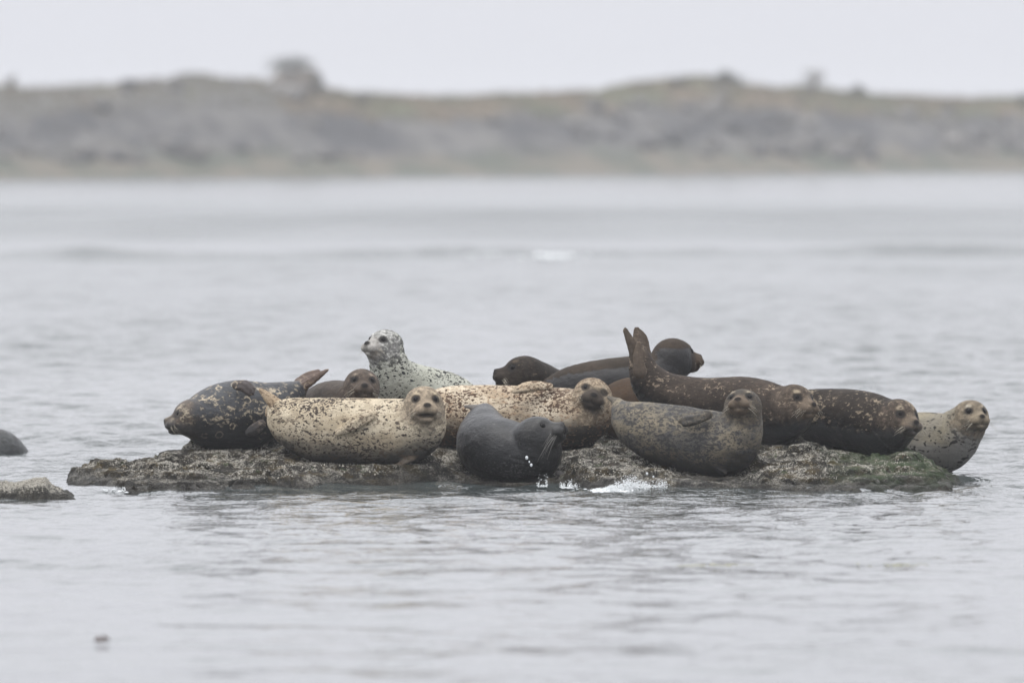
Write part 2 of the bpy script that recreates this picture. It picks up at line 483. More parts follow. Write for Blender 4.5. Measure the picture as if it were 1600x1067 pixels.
    if wet_shade_below is not None:
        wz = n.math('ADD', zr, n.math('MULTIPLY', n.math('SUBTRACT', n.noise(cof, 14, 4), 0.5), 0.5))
        wet = n.math('MAXIMUM', wet, n.smooth(wz, wet_shade_below + 0.12, wet_shade_below - 0.25))  # wet lower fur, and underside shade painted in by the same darkening
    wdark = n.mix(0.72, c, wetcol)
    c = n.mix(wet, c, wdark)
    c = n.mix(n.attr('dark'), c, (0.018, 0.016, 0.016))
    # short fur: streaky variation
    fur = n.noise(n.coords((1, 1, 3.0), (loc, 0, 0)), 230, 3, 0.6)
    c = n.mix(1.0, c, n.mix(fur, (0.62, 0.62, 0.62), (1.38, 1.36, 1.33)), 'MULTIPLY')
    n.set(n.b.inputs['Base Color'], c)
    n.set(n.b.inputs['Roughness'], n.smooth(wet, 0.0, 1.0, rough, wetr))
    n.set(n.b.inputs['Specular IOR Level'], n.smooth(wet, 0.0, 1.0, 0.08 if rough > 0.5 else wetspec, 0.28))
    bm = n.bump(fur, 0.35, 0.004)
    bm = n.bump(n.noise(co, 26, 5, 0.6), 0.45, 0.014, bm)
    n.set(n.b.inputs['Normal'], bm)
    return n.m

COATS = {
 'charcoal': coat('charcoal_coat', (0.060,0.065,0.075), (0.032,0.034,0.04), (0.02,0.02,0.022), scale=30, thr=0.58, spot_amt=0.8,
      fleck=(0.40,0.34,0.25), fleck_thr=0.555, fleck_scale=30, ring=0.9, belly=(0.012,0.012,0.013), belly_shade_lo=-0.45, belly_shade_hi=0.3, head=(0.10,0.075,0.055), wet_shade_below=-0.25,
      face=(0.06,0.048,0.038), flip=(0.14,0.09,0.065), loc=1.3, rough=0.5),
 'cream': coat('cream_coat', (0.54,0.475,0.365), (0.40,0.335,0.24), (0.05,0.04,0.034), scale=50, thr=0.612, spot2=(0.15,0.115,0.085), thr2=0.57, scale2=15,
      dorsal=0.035, belly=(0.105,0.10,0.092), belly_shade_lo=-0.85, belly_shade_hi=-0.1, head=(0.25,0.205,0.155), head_spot=0.25, face=(0.27,0.22,0.165), flip=(0.24,0.175,0.115), light=(0.5,0.42,0.3), tilt=0.2, loc=4.1, rough=0.8),
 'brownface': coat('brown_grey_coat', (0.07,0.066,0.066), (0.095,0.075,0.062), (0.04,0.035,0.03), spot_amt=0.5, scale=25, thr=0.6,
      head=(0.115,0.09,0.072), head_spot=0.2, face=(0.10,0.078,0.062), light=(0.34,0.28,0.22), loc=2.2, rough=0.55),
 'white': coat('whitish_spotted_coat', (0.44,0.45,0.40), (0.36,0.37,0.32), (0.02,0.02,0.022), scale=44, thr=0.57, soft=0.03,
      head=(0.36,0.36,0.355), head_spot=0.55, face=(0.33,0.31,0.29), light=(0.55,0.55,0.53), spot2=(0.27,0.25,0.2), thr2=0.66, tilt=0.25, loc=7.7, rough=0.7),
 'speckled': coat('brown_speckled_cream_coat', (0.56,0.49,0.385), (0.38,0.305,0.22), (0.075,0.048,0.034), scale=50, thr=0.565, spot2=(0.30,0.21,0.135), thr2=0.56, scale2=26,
      facemix=0.95, dorsal=0.02, belly=(0.05,0.044,0.038), belly_shade_lo=-0.6, belly_shade_hi=0.15, head=(0.27,0.22,0.16), head_spot=0.6, face=(0.06,0.05,0.043), flip=(0.24,0.19,0.13), tilt=-0.2, loc=9.2, rough=0.8),
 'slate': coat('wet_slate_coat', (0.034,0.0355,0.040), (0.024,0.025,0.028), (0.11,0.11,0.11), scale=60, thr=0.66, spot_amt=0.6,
      belly=(0.014,0.014,0.015), belly_shade_lo=-0.5, belly_shade_hi=0.35, head=(0.012,0.0117,0.0117), head_spot=0.2, face=(0.018,0.017,0.016), flip=(0.11,0.095,0.085), light=(0.05,0.05,0.047), loc=3.3, rough=0.33, wetr=0.3, wetspec=0.3),
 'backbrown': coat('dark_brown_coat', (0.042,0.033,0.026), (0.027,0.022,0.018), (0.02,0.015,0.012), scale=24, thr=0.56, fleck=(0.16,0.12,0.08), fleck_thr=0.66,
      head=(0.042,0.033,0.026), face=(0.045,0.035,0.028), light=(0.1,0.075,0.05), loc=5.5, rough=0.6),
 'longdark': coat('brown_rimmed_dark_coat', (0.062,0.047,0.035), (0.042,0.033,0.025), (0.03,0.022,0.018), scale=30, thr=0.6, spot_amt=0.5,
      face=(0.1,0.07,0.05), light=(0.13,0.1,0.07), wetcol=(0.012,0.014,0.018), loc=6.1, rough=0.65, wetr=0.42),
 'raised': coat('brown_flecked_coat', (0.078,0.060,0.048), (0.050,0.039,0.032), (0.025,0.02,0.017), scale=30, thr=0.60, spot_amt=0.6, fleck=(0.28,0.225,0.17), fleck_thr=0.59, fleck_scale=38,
      belly=(0.012,0.011,0.011), belly_shade_lo=-0.4, belly_shade_hi=0.3, head=(0.11,0.086,0.067), head_spot=0.3, face=(0.16,0.125,0.093), flip=(0.10,0.078,0.06), light=(0.38,0.32,0.23), wet_shade_below=-0.3, loc=8.4, rough=0.7),
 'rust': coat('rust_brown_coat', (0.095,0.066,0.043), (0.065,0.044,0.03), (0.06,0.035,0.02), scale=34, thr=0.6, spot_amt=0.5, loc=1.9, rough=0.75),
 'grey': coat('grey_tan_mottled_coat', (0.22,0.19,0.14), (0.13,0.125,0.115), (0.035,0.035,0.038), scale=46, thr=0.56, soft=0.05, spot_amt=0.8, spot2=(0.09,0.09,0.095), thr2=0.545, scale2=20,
      belly=(0.05,0.046,0.040), belly_shade_lo=-0.85, belly_shade_hi=0.0, head=(0.115,0.095,0.073), head_spot=0.7, face=(0.16,0.12,0.085), flip=(0.062,0.058,0.056), light=(0.40,0.35,0.26), tilt=-0.2, loc=2.8, rough=0.65),
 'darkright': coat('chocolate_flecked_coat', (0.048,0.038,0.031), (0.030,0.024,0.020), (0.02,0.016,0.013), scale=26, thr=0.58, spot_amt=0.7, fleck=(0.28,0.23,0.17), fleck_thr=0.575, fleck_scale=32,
      belly=(0.011,0.010,0.010), belly_shade_lo=-0.2, belly_shade_hi=0.5, head=(0.11,0.085,0.067), head_spot=0.3, face=(0.17,0.135,0.10), light=(0.36,0.30,0.22), wet_shade_below=-0.1, loc=4.9, rough=0.65),
 'tan': coat('tan_sparse_spotted_coat', (0.24,0.215,0.16), (0.185,0.17,0.14), (0.03,0.028,0.026), scale=24, thr=0.635, belly=(0.20,0.195,0.185), belly_shade_lo=-0.3, belly_shade_hi=0.25,
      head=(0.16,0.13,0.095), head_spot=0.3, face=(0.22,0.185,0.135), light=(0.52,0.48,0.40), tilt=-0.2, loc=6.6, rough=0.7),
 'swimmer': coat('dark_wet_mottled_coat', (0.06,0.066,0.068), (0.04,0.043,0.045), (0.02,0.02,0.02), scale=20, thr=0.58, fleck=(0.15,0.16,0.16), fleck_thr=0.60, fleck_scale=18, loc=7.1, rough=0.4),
}
eye_mat = NT('seal_eye')
eye_mat.b.inputs['Base Color'].default_value = (0.006, 0.005, 0.005, 1)
eye_mat.b.inputs['Roughness'].default_value = 0.12
eye_mat.b.inputs['Specular IOR Level'].default_value = 0.12
eye_mat = eye_mat.m
whisk_mat = plain('whisker', (0.55, 0.5, 0.4), 0.4)
whisk_dark = plain('whisker_wet', (0.30, 0.29, 0.27), 0.3)

def sphere_mesh(r, seg=14, ring=9):
    V = [(0, 0, r)]; Fc = []
    for i in range(1, ring):
        th = math.pi * i / ring
        for j in range(seg):
            ph = 2 * math.pi * j / seg
            V.append((r * math.sin(th) * math.cos(ph), r * math.sin(th) * math.sin(ph), r * math.cos(th)))
    V.append((0, 0, -r))
    T = []
    for j in range(seg): T.append((0, 1 + j, 1 + (j + 1) % seg))
    for i in range(ring - 2):
        for j in range(seg):
            a = 1 + i * seg + j; b = 1 + i * seg + (j + 1) % seg
            T.append((a, a + seg, b + seg)); T.append((a, b + seg, b))
    L = len(V) - 1; o = 1 + (ring - 2) * seg
    for j in range(seg): T.append((o + j, L, o + (j + 1) % seg))
    return np.array(V), np.array(T)

def tube(pts, rad):
    """thin 4-sided tube, pts (n,3), rad (n)"""
    pts = np.asarray(pts); n = len(pts)
    V, T = [], []
    for i in range(n):
        t = pts[min(i+1, n-1)] - pts[max(i-1, 0)]; t /= np.linalg.norm(t) + 1e-12
        a = np.cross(t, (0.13, 0.3, 0.94)); a /= np.linalg.norm(a) + 1e-12; b = np.cross(t, a)
        for k in range(4):
            an = k * math.pi / 2
            V.append(pts[i] + rad[i] * (math.cos(an) * a + math.sin(an) * b))
    for i in range(n - 1):
        for k in range(4):
            p, q = i * 4 + k, i * 4 + (k + 1) % 4
            T.append((p, q, q + 4)); T.append((p, q + 4, p + 4))
    return np.array(V), np.array(T)

def join(parts):
    V, T, o = [], [], 0
    for v, t in parts:
        V.append(v); T.append(np.asarray(t) + o); o += len(v)
    return np.vstack(V), np.vstack(T)

def build_seal(s):
    ch = s['chain']
    hx, hy, hr, hd = s['head']
    hc = P(hx, hy, hd); R = S(hr, hd)
    f = v3(*s['fwd']); u = np.array(s['up'], float); u -= f * (u @ f); u /= np.linalg.norm(u)
    sd = np.cross(f, u)
    M = np.stack([f, sd, u], 1)
    flats = [(catmull([(*P(x, y, d), S(r, d)) for x, y, r, d in pts], 3), (nv, q)) for pts, nv, q in s['flats']]
    fins = [(catmull([(*P(x, y, d), S(r, d)) for x, y, r, d in pts], 3), (nv, q)) for pts, nv, q in s['fins']]
    op = s.get('open', False)
    # neck axis
    nk = ch[-6, :3] - ch[-1, :3]; nk = nk / np.linalg.norm(nk)
    nk = nk - 0.35 * f; nk /= np.linalg.norm(nk)
    def head_sdf(q):
        d = ell(q, (0.0, 0, 0.02), (1.05, 0.97, 0.93))
        d = smin(d, ell(q, (0.45, 0, 0.12), (0.62, 0.70, 0.62)), 0.2)
        d = smin(d, ell(q, (0.96, 0, -0.12), (0.72, 0.46, 0.42)), 0.22)
        for b in (-1, 1):
            d = smin(d, ell(q, (0.5, 0.40 * b, -0.38), (0.6, 0.44, 0.44)), 0.25)
            d = smin(d, ell(q, (1.26, 0.28 * b, -0.24), (0.38, 0.33, 0.30)), 0.09)
        d = smin(d, ell(q, (1.0, 0, -0.56 if not op else -0.72), (0.50, 0.36, 0.22)), 0.16)
        d = smin(d, ell(q, (1.52, 0, 0.02), (0.18, 0.22, 0.16)), 0.08)
        return d
    hv_ = np.random.RandomState(int(hx * 7) % 9973).uniform(-1, 1, 3) * np.array([0.07, 0.05, 0.05])
    _hs0 = head_sdf
    def head_sdf(q): return _hs0(q * (1 + hv_))
    EY = {}
    for b in (-1, 1):
        o0 = np.array([0.35, 0.25 * b, 0.2]); dr = np.array([0.72, 0.42 * b, 0.22]); dr /= np.linalg.norm(dr)
        ts = np.linspace(0, 2, 400); qq = o0 + ts[:, None] * dr
        hs = head_sdf(qq); k = np.argmax(hs > 0)
        EY[b] = qq[k]
    def fn(p, want=False):
        # gentle fat rolls so that the outline is not a perfect tube
        r0 = chain_sdf(p, ch, None, want)
        d = r0[0] if want else r0
        d = d + 0.006 * vnoise(p[:,0] * 5, p[:,1] * 5, p[:,2] * 5, 3) + 0.0025 * vnoise(p[:,0] * 15, p[:,1] * 15, p[:,2] * 22, 5)
        q = (p - hc) @ M / R
        near = (q * q).sum(1) < 9
        if near.any():
            qn = q[near]
            hd_ = head_sdf(qn)
            for b in (-1, 1):
                e2 = ((qn - EY[b]) ** 2).sum(1)
                hd_ = hd_ + 0.10 * np.exp(-e2 / 0.20**2)
                e3 = ((qn - EY[b] - np.array([-0.05, 0.0, 0.24])) ** 2).sum(1)
                hd_ = hd_ - 0.05 * np.exp(-e3 / 0.16**2)
                n2 = (((qn - np.array([1.66, 0.075 * b, 0.02])) / np.array([0.1, 0.05, 0.06])) ** 2).sum(1)
                hd_ = hd_ + 0.08 * np.exp(-n2)
            mw = 0.06 if not op else 0.11
            mz = -0.43 if not op else -0.50
            mouth = np.exp(-((qn[:,2] - mz - 0.12 * (1.3 - qn[:,0])) / mw) ** 2) * sstep(0.75, 0.95, qn[:,0]) * (sstep(0.48, 0.25, np.abs(qn[:,1])) if op else 1)
            hd_ = hd_ + (0.025 if not op else 0.11) * mouth
            lip = np.exp(-(qn[:,1] / 0.05) ** 2) * sstep(1.1, 1.3, qn[:,0]) * (qn[:,2] < -0.08) * (qn[:,2] > -0.5)
            hd_ = hd_ + 0.04 * lip
            dn = d[near]
            dd = smin(dn, hd_ * R, 0.22 * R)
            pn = (p[near] - hc) @ nk / R
            for k_, fo in enumerate(s.get('folds', [])):
                dd = dd + 0.085 * R * np.exp(-((qn * qn).sum(1) / 2.6) ** 3) * np.exp(-((pn + fo + 0.05 * np.sin(qn[:,2] * 4 + k_) + 0.10*qn[:,2]) / 0.055) ** 2)
            d = d.copy(); d[near] = dd
        for cc, fl in flats: d = smin(d, chain_sdf(p, cc, fl), 0.012)
        for cc, fl in fins: d = smin(d, chain_sdf(p, cc, fl), 0.016)
        return (d, r0[1], r0[2]) if want else d
    pts = [ch] + [c for c, _ in flats] + [c for c, _ in fins]
    lo = np.min([(c[:, :3] - c[:, 3:4]).min(0) for c in pts], 0); hi = np.max([(c[:, :3] + c[:, 3:4]).max(0) for c in pts], 0)
    lo = np.minimum(lo, hc - 2.0 * R); hi = np.maximum(hi, hc + 2.0 * R)
    V, Fq = extract(fn, lo, hi, s['h'])
    base = P(*[s['spine'][len(s['spine'])//2][i] for i in (0, 1)], s['spine'][len(s['spine'])//2][3])
    mr = S(s['spine'][len(s['spine'])//2][2])
    base = np.array([base[0], base[1], base[2] - mr])
    root = empty('harbor_seal', base)
    tag(root, s['label'], 'seal', 'harbour seals hauled out on the rock')
    if s['key'] == 'swimmer': root['group'] = 'harbour seals'
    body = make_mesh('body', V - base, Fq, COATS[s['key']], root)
    # masks
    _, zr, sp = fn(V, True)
    q = (V - hc) @ M / R
    d2 = np.sqrt((q * q).sum(1))
    face = sstep(2.0, 0.9, d2) * sstep(-1.1, 0.5, q[:,0])
    face = np.maximum(face, (q[:,0] > 0.9) & (d2 < 2.3))
    snout = sstep(0.75, 1.25, q[:,0]) * (d2 < 2.2) * (np.abs(q[:,1]) < 0.8)
    nose = sstep(1.25, 0.75, np.sqrt((((q - np.array([1.64, 0, 0.05])) / np.array([0.2, 0.22, 0.15])) ** 2).sum(1)))
    mz = -0.43 if not op else -0.50
    mw = 0.035 if not op else 0.085
    mouth = np.exp(-((q[:,2] - mz - 0.12 * (1.3 - q[:,0])) / mw) ** 2) * sstep(0.8, 1.0, q[:,0]) * (d2 < 2) * (sstep(0.48, 0.30, np.abs(q[:,1])) if op else sstep(0.8, 0.4, np.abs(q[:,1])))
    dark = np.maximum(nose * 0.95, mouth * (0.8 if op else 0.5))
    light = np.zeros(len(V))
    for b in (-1, 1):
        e = q - EY[b]
        dark = np.maximum(dark, 0.88 * sstep(0.35, 0.21, np.sqrt((e * e * np.array([1, 1, 1.4])).sum(1))))
        dark = np.maximum(dark, 0.8 * sstep(0.10, 0.05, np.sqrt(((q - np.array([-0.05, 0.93 * b, 0.12])) ** 2 * np.array([1,.1,1])).sum(1))) * (q[:,1] * b > 0))
        light = np.maximum(light, 0.65 * sstep(0.30, 0.10, np.sqrt(((e - np.array([-0.12, 0.0, 0.33])) ** 2).sum(1))))
        
    flip = np.zeros(len(V))
    for cc, fl in flats: flip = np.maximum(flip, sstep(0.012, -0.004, chain_sdf(V, cc, fl)))
    for cc, fl in fins: flip = np.maximum(flip, s.get('finmix', 0.35) * sstep(0.012, -0.004, chain_sdf(V, cc, fl)))
    wet = np.zeros(len(V))
    if 'wet_line' in s:
        nz = 0.06 * vnoise(V[:,0] * 20, V[:,1] * 20, V[:,2] * 20, 4)
        wet = sstep(s['wet_line'] + 0.04, s['wet_line'] - 0.04, zr + nz) * sstep(0.75, 0.55, q[:,0] + nz)
        hz = (q[:,2] < 0.6 + nz) | (d2 > 1.25)
        wet = wet * hz
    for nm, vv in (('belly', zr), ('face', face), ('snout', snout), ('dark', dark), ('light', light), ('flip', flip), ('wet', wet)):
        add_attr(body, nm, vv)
    # eyes
    for b in (-1, 1):
        er = 0.18 * R
        ctr = hc + M @ (EY[b] * R) - (M @ np.array([0.7, 0.42 * b, 0.2])) * er * 0.98
        sv_, st_ = sphere_mesh(er)
        make_mesh('eye', sv_ + (ctr - base), st_, eye_mat, root)
    # whiskers
    parts = []
    rs = np.random.RandomState(len(SEALS) + int(hx) % 97)
    wl = 1.45 if s['key'] == 'slate' else 0.75
    slate = s['key'] == 'slate'
    for b in (-1, 1):
        for k in range(12 if slate else 8):
            o = np.array([1.15 + rs.uniform(-0.05, 0.3), 0.50 * b, -0.26 + rs.uniform(-0.16, 0.14)])
            o = o + np.array([0, -0.10 * b * (o[0] > 1.3), 0]) + (np.array([0, 0.04 * b, 0]) if slate else 0)
            if slate: dr = np.array([-0.62 + rs.uniform(-0.3, 0.25), 0.80 * b, -0.50 + rs.uniform(-0.15, 0.15)])
            else: dr = np.array([-0.15 + rs.uniform(-0.35, 0.35), 0.9 * b, -0.25 + rs.uniform(-0.4, 0.2)])
            dr /= np.linalg.norm(dr); L = wl * rs.uniform(0.45, 1.0)
            pp = [o + dr * L * t + np.array([-0.1, 0, -0.28]) * L * t * t for t in np.linspace(0, 1, 6)]
            pp = hc + (np.array(pp) @ M.T) * R
            parts.append(tube(pp, np.linspace(0.00055, 0.00022, 6) if slate else np.linspace(0.00055, 0.00025, 6)))
    wv, wt = join(parts)
    w = make_mesh('whiskers', wv - base, wt, whisk_dark if s['key'] == 'slate' else whisk_mat, root)
    w['kind'] = 'stuff'
    return root

# ------------------------------------------------------------------ rock ledge
RIDGE = [(60,800),(95,775),(103,752),(115,738),(150,723),(185,720),(205,728),(250,713),(310,702),(350,700),(420,690),(440,685),(600,690),(720,690),(860,690),(900,680),(940,680),(970,690),(1100,690),(1190,698),(1235,690),(1252,683),(1270,690),(1290,687),(1320,692),(1360,705),(1400,713),(1428,711),(1450,724),(1480,741),(1505,757),(1525,768),(1560,800)]
FRONT = [(60,1.2),(103,.9),(150,.6),(170,.1),(200,-.55),(300,-.3),(500,.25),(650,.7),(720,.72),(880,.6),(910,.1),(1000,-.2),(1100,-.45),(1250,-.35),(1400,-.3),(1500,-.1),(1560,.3)]
def ledge_height(px, dy):
    rp = np.interp(px, *zip(*RIDGE)); fr = np.interp(px, *zip(*FRONT))
    dr = 1.35
    H = CH - (rp - HY) * (D0 + dr) / F
    t = (dy - fr) / (dr - fr)
    tb = (dy - dr) / 1.6
    up = np.where(t > 0, np.clip(t, 0, 1) ** 0.75, t * 1.5)
    h = np.where(dy < dr, H * up, H * (1 - np.clip(tb, 0, 3) ** 2))
    neg = np.minimum(dy - fr, 0) * 0.35
    out = np.where(dy < dr, np.where(t > 0, h, neg), np.maximum(h, -0.5))
    return np.where(H < 0, np.maximum(H * 1.5 - 0.25 * np.abs(dy - dr) ** 2 * 0.5, -0.6), out)

rock_px = np.arange(60, 1560, 2.9)
rock_dy = np.concatenate([np.arange(-1.3, 1.6, 0.0095), np.arange(1.6, 3.6, 0.035)])
PX, DY = np.meshgrid(rock_px, rock_dy, indexing='xy')
Hh = ledge_height(PX, DY)
X = (PX - 800) / F * (D0 + DY); Y = D0 + DY
Hs = Hh.copy(); WM = np.zeros_like(Hh); CAP = np.full_like(Hh, 9.0)
for s in SEALS:
    if s['key'] in ('swimmer', 'tan'): continue
    ch = s['chain']
    for k in range(len(ch) - 7):
        for tt in (0, 0.5):
            x, y, z, r = ch[k] * (1 - tt) + ch[k+1] * tt
            zb = z - r
            ddy = y - D0
            px = 800 + x / y * F
            hb = ledge_height(np.array([px]), np.array([ddy]))[0]
            if zb > hb + 0.06 or zb < -0.08: continue
            e_ = r * 1.7
            i0 = np.searchsorted(rock_px, 800 + (x - e_) / y * F); i1 = np.searchsorted(rock_px, 800 + (x + e_) / y * F)
            j0 = np.searchsorted(rock_dy, ddy - e_); j1 = np.searchsorted(rock_dy, ddy + e_)
            sl = (slice(j0, j1), slice(i0, i1))
            dist = np.sqrt((X[sl] - x) ** 2 + (Y[sl] - y) ** 2) / r
            WM[sl] = np.maximum(WM[sl], sstep(1.6, 0.8, dist))
            w = sstep(1.15, 0.45, dist)
            front = sstep(0.1, -0.1, (Y[sl] - y) / r)
            tg = zb + 0.018 + (1 - front) * r * 0.18 * dist ** 2 - front * 0.012 * dist
            Hs[sl] = Hs[sl] * (1 - w) + tg * w
            if (s['key'] == 'speckled' and px > 888) or (s['key'] == 'darkright' and px < 1310): continue
            i0 = np.searchsorted(rock_px, 800 + (x - 1.25 * r) / y * F); i1 = np.searchsorted(rock_px, 800 + (x + 1.25 * r) / y * F)
            sc_ = (slice(0, j1), slice(i0, i1))
            fwd_ = y - 0.3 * r - Y[sc_]
            cp_ = zb + 0.004 - 0.05 * np.maximum(fwd_ - r, 0) + 0.10 * np.maximum(np.abs(X[sc_] - x) / r - 0.8, 0)
            CAP[sc_] = np.where(fwd_ > 0, np.minimum(CAP[sc_], cp_), CAP[sc_])
# nothing in front of a seal stands higher than its belly
Hs = np.minimum(Hs, CAP)
for _ in range(6):
    Hs[1:-1, 1:-1] = (Hs[1:-1, 1:-1] * 2 + Hs[:-2, 1:-1] + Hs[2:, 1:-1] + Hs[1:-1, :-2] + Hs[1:-1, 2:]) / 6
amp = 1 - 0.75 * WM
amp = amp * sstep(-0.35, 0.0, Hh + 0.12)
n1 = fbm(X * 3.2, Y * 1.6, Hh * 2, 4, 21, 0.5, True)
n2 = fbm(X * 9 + Y * 5, Y * 5 - X * 3, Hh * 3, 4, 31, 0.55, True)
n3 = fbm(X * 38, Y * 22, Hh * 10, 3, 41, 0.6)
Zr = Hs + amp * (0.042 * (n1 - n1.mean()) + 0.034 * (n2 - n2.mean())) + 0.014 * n3 * (0.4 + 0.6 * amp)
# sloping beds on the right end: steps that fall away to the right
bed = fbm(X * 1.5 + 3, Y * 4, 0, 2, 51)
st = (X * 2.2 + Y * 1.7 + bed * 0.6)
Zr += 0.022 * (np.abs((st % 1.0) - 0.5) * 2 - 0.5) * sstep(1.2, 1.7, X) * sstep(0.0, 0.08, Hh)
off_ = 0.05 * fbm(X * 1.1, Y * 0.8, 0, 3, 57)
stp_ = 0.042
fz = (Zr + off_) / stp_
Zt = stp_ * (np.floor(fz) + sstep(0.35, 0.75, fz - np.floor(fz))) - off_
Zr = Zr + (Zt - Zr) * 0.5 * sstep(0.0, 0.05, Zr) * (0.35 + 0.65 * amp)
crk = np.abs(fbm(X * 2.4 + Y * 1.2, Y * 1.6 - X * 0.8, 0, 4, 67))
Zr -= 0.035 * np.exp(-(crk / 0.035) ** 2) * amp
Xr = X + 0.014 * fbm(X * 12, Y * 8, Zr * 12, 3, 61) * amp
Yr = Y + 0.05 * fbm(X * 9, Y * 4, Zr * 14, 3, 71) * amp
def grid_faces(nr, nc):
    i = np.arange(nr - 1)[:, None] * nc + np.arange(nc - 1)[None]
    return np.stack([i, i + 1, i + nc + 1, i + nc], -1).reshape(-1, 4)

def rock_material(name, green=True, more=0.0):
    n = NT(name)
    co = n.coords()
    geo = n.t.nodes.new('ShaderNodeNewGeometry'); sp = n.t.nodes.new('ShaderNodeSeparateXYZ')
    n.link(geo.outputs['Position'], sp.inputs[0])
    z = sp.outputs['Z']; x = sp.outputs['X']
    cs = n.coords((1, 0.6, 1.8), (0, 0, 0), (0, 0.25, 0))
    c = n.mix(n.smooth(n.noise(co, 5, 6, 0.65), 0.35, 0.65), (0.017, 0.016, 0.014), (0.070, 0.062, 0.052))
    c = n.mix(n.math('MULTIPLY', n.smooth(n.noise(cs, 7, 6, 0.7), 0.47, 0.60), 0.85), c, (0.10, 0.073, 0.030))      # ochre weed crust
    c = n.mix(n.math('MULTIPLY', n.smooth(n.noise(cs, 10, 6, 0.7), 0.50, 0.58), 0.85), c, (0.018, 0.018, 0.015))   # dark mussels / weed
    c = n.mix(n.math('MULTIPLY', n.smooth(n.noise(cs, 3.6, 4, 0.6), 0.48, 0.58), 0.6), c, (0.020, 0.019, 0.016))
    # barnacles: pale crusts in patches made of small cells
    patch = n.smooth(n.noise(cs, 8.5, 6, 0.75, 0.6), 0.47 - more, 0.57 - more)
    cell = n.noise(cs, 95, 4, 0.75, 0.4)
    nsp = n.t.nodes.new('ShaderNodeSeparateXYZ'); n.link(geo.outputs['Normal'], nsp.inputs[0])
    barn = n.math('MULTIPLY', n.math('MULTIPLY', n.smooth(cell, 0.45, 0.53), patch), n.smooth(nsp.outputs['Z'], 0.25, 0.8))
    c = n.mix(n.math('MULTIPLY', barn, 0.9), c, n.mix(n.noise(co, 30, 2), (0.66, 0.63, 0.56), (0.30, 0.28, 0.24)))
    fine = n.math('MULTIPLY', n.smooth(n.noise(cs, 110, 3, 0.6), 0.58, 0.64), n.smooth(n.noise(co, 12, 3), 0.42, 0.58))
    c = n.mix(n.math('MULTIPLY', fine, 0.75), c, (0.52, 0.48, 0.40))
    if green:
        g = n.math('MULTIPLY', n.smooth(x, 1.55, 1.95), n.smooth(n.noise(co, 7, 5, 0.6), 0.36, 0.56))
        c = n.mix(n.math('MULTIPLY', g, 0.85), c, n.mix(n.noise(cs, 60, 3), (0.022, 0.045, 0.022), (0.075, 0.10, 0.045)))
        g2 = n.smooth(n.noise(co, 11, 4), 0.64, 0.7)
        c = n.mix(n.math('MULTIPLY', g2, 0.5), c, (0.06, 0.085, 0.03))
    zz = n.math('ADD', z, n.math('MULTIPLY', n.math('SUBTRACT', n.noise(co, 7, 3), 0.5), 0.10))
    wet = n.smooth(zz, 0.095, 0.01)
    c = n.mix(n.math('MULTIPLY', wet, 0.8), c, (0.020, 0.019, 0.017))
    n.set(n.b.inputs['Base Color'], c)
    n.set(n.b.inputs['Roughness'], n.smooth(wet, 0, 1, 0.85, 0.55))
    n.b.inputs['Specular IOR Level'].default_value = 0.15
    b = n.bump(n.noise(cs, 34, 6, 0.7), 1.0, 0.03)
    b = n.bump(cell, 0.8, 0.012, b)
    n.set(n.b.inputs['Normal'], b)
    return n.m
rock_mat = rock_material('barnacled_rock')
rock_mat3 = rock_material('pale_crusted_rock', False, 0.08)

rb = P(800, 700, 1.2); rb[2] = 0
rv = np.stack([Xr, Yr, Zr], -1).reshape(-1, 3)
ledge = make_mesh('rock_ledge', rv - rb, grid_faces(*Xr.shape), rock_mat)
ledge.location = rb
tag(ledge, 'long low barnacle-crusted rock ledge under the resting seals', 'rock')

# pebbly barnacle clusters that break up the surface: real small cones joined as stuff
def barnacle_cluster(name, pts, parent, mat, rmin=0.0025, rmax=0.0065, seed=1):
    rs = np.random.RandomState(seed)
    n = len(pts); k = 5
    r = rs.uniform(rmin, rmax, n); hgt = r * rs.uniform(0.6, 1.2, n); a0 = rs.uniform(0, 6.28, n)
    V = np.zeros((n, k + 1, 3))
    for i in range(k):
        a = a0 + i * 2 * math.pi / k
        rr = r * rs.uniform(0.7, 1.3, n)
        V[:, i] = pts + np.stack([np.cos(a) * rr, np.sin(a) * rr, -0.003 * np.ones(n)], 1)
    V[:, k] = pts + np.stack([rs.uniform(-.3, .3, n) * r, rs.uniform(-.3, .3, n) * r, hgt], 1)
    o = np.arange(n)[:, None, None] * (k + 1)
    T = np.array([(i, (i + 1) % k, k) for i in range(k)])[None] + o
    ob = make_mesh(name, V.reshape(-1, 3), T.reshape(-1, 3), mat, parent, False)
    ob['kind'] = 'stuff'
    return ob
barn_n = NT('barnacle_shell')
bco = barn_n.coords()
barn_n.set(barn_n.b.inputs['Base Color'], barn_n.mix(barn_n.noise(bco, 55, 3, 0.7), (0.07, 0.062, 0.05), (0.55, 0.52, 0.45)))
barn_n.b.inputs['Roughness'].default_value = 0.85
ok = (Zr > 0.05) & (DY < 1.3)
cand = np.argwhere(ok)
dens = fbm(X * 5, Y * 3, 0, 4, 81)[ok]
sel = cand[(dens > 0.16) & (rng.rand(len(cand)) < 0.13)][:14000]
sp_ = np.stack([Xr[sel[:,0], sel[:,1]], Yr[sel[:,0], sel[:,1]], Zr[sel[:,0], sel[:,1]]], 1)
barnacle_cluster('barnacles', sp_ - rb, ledge, barn_n.m)

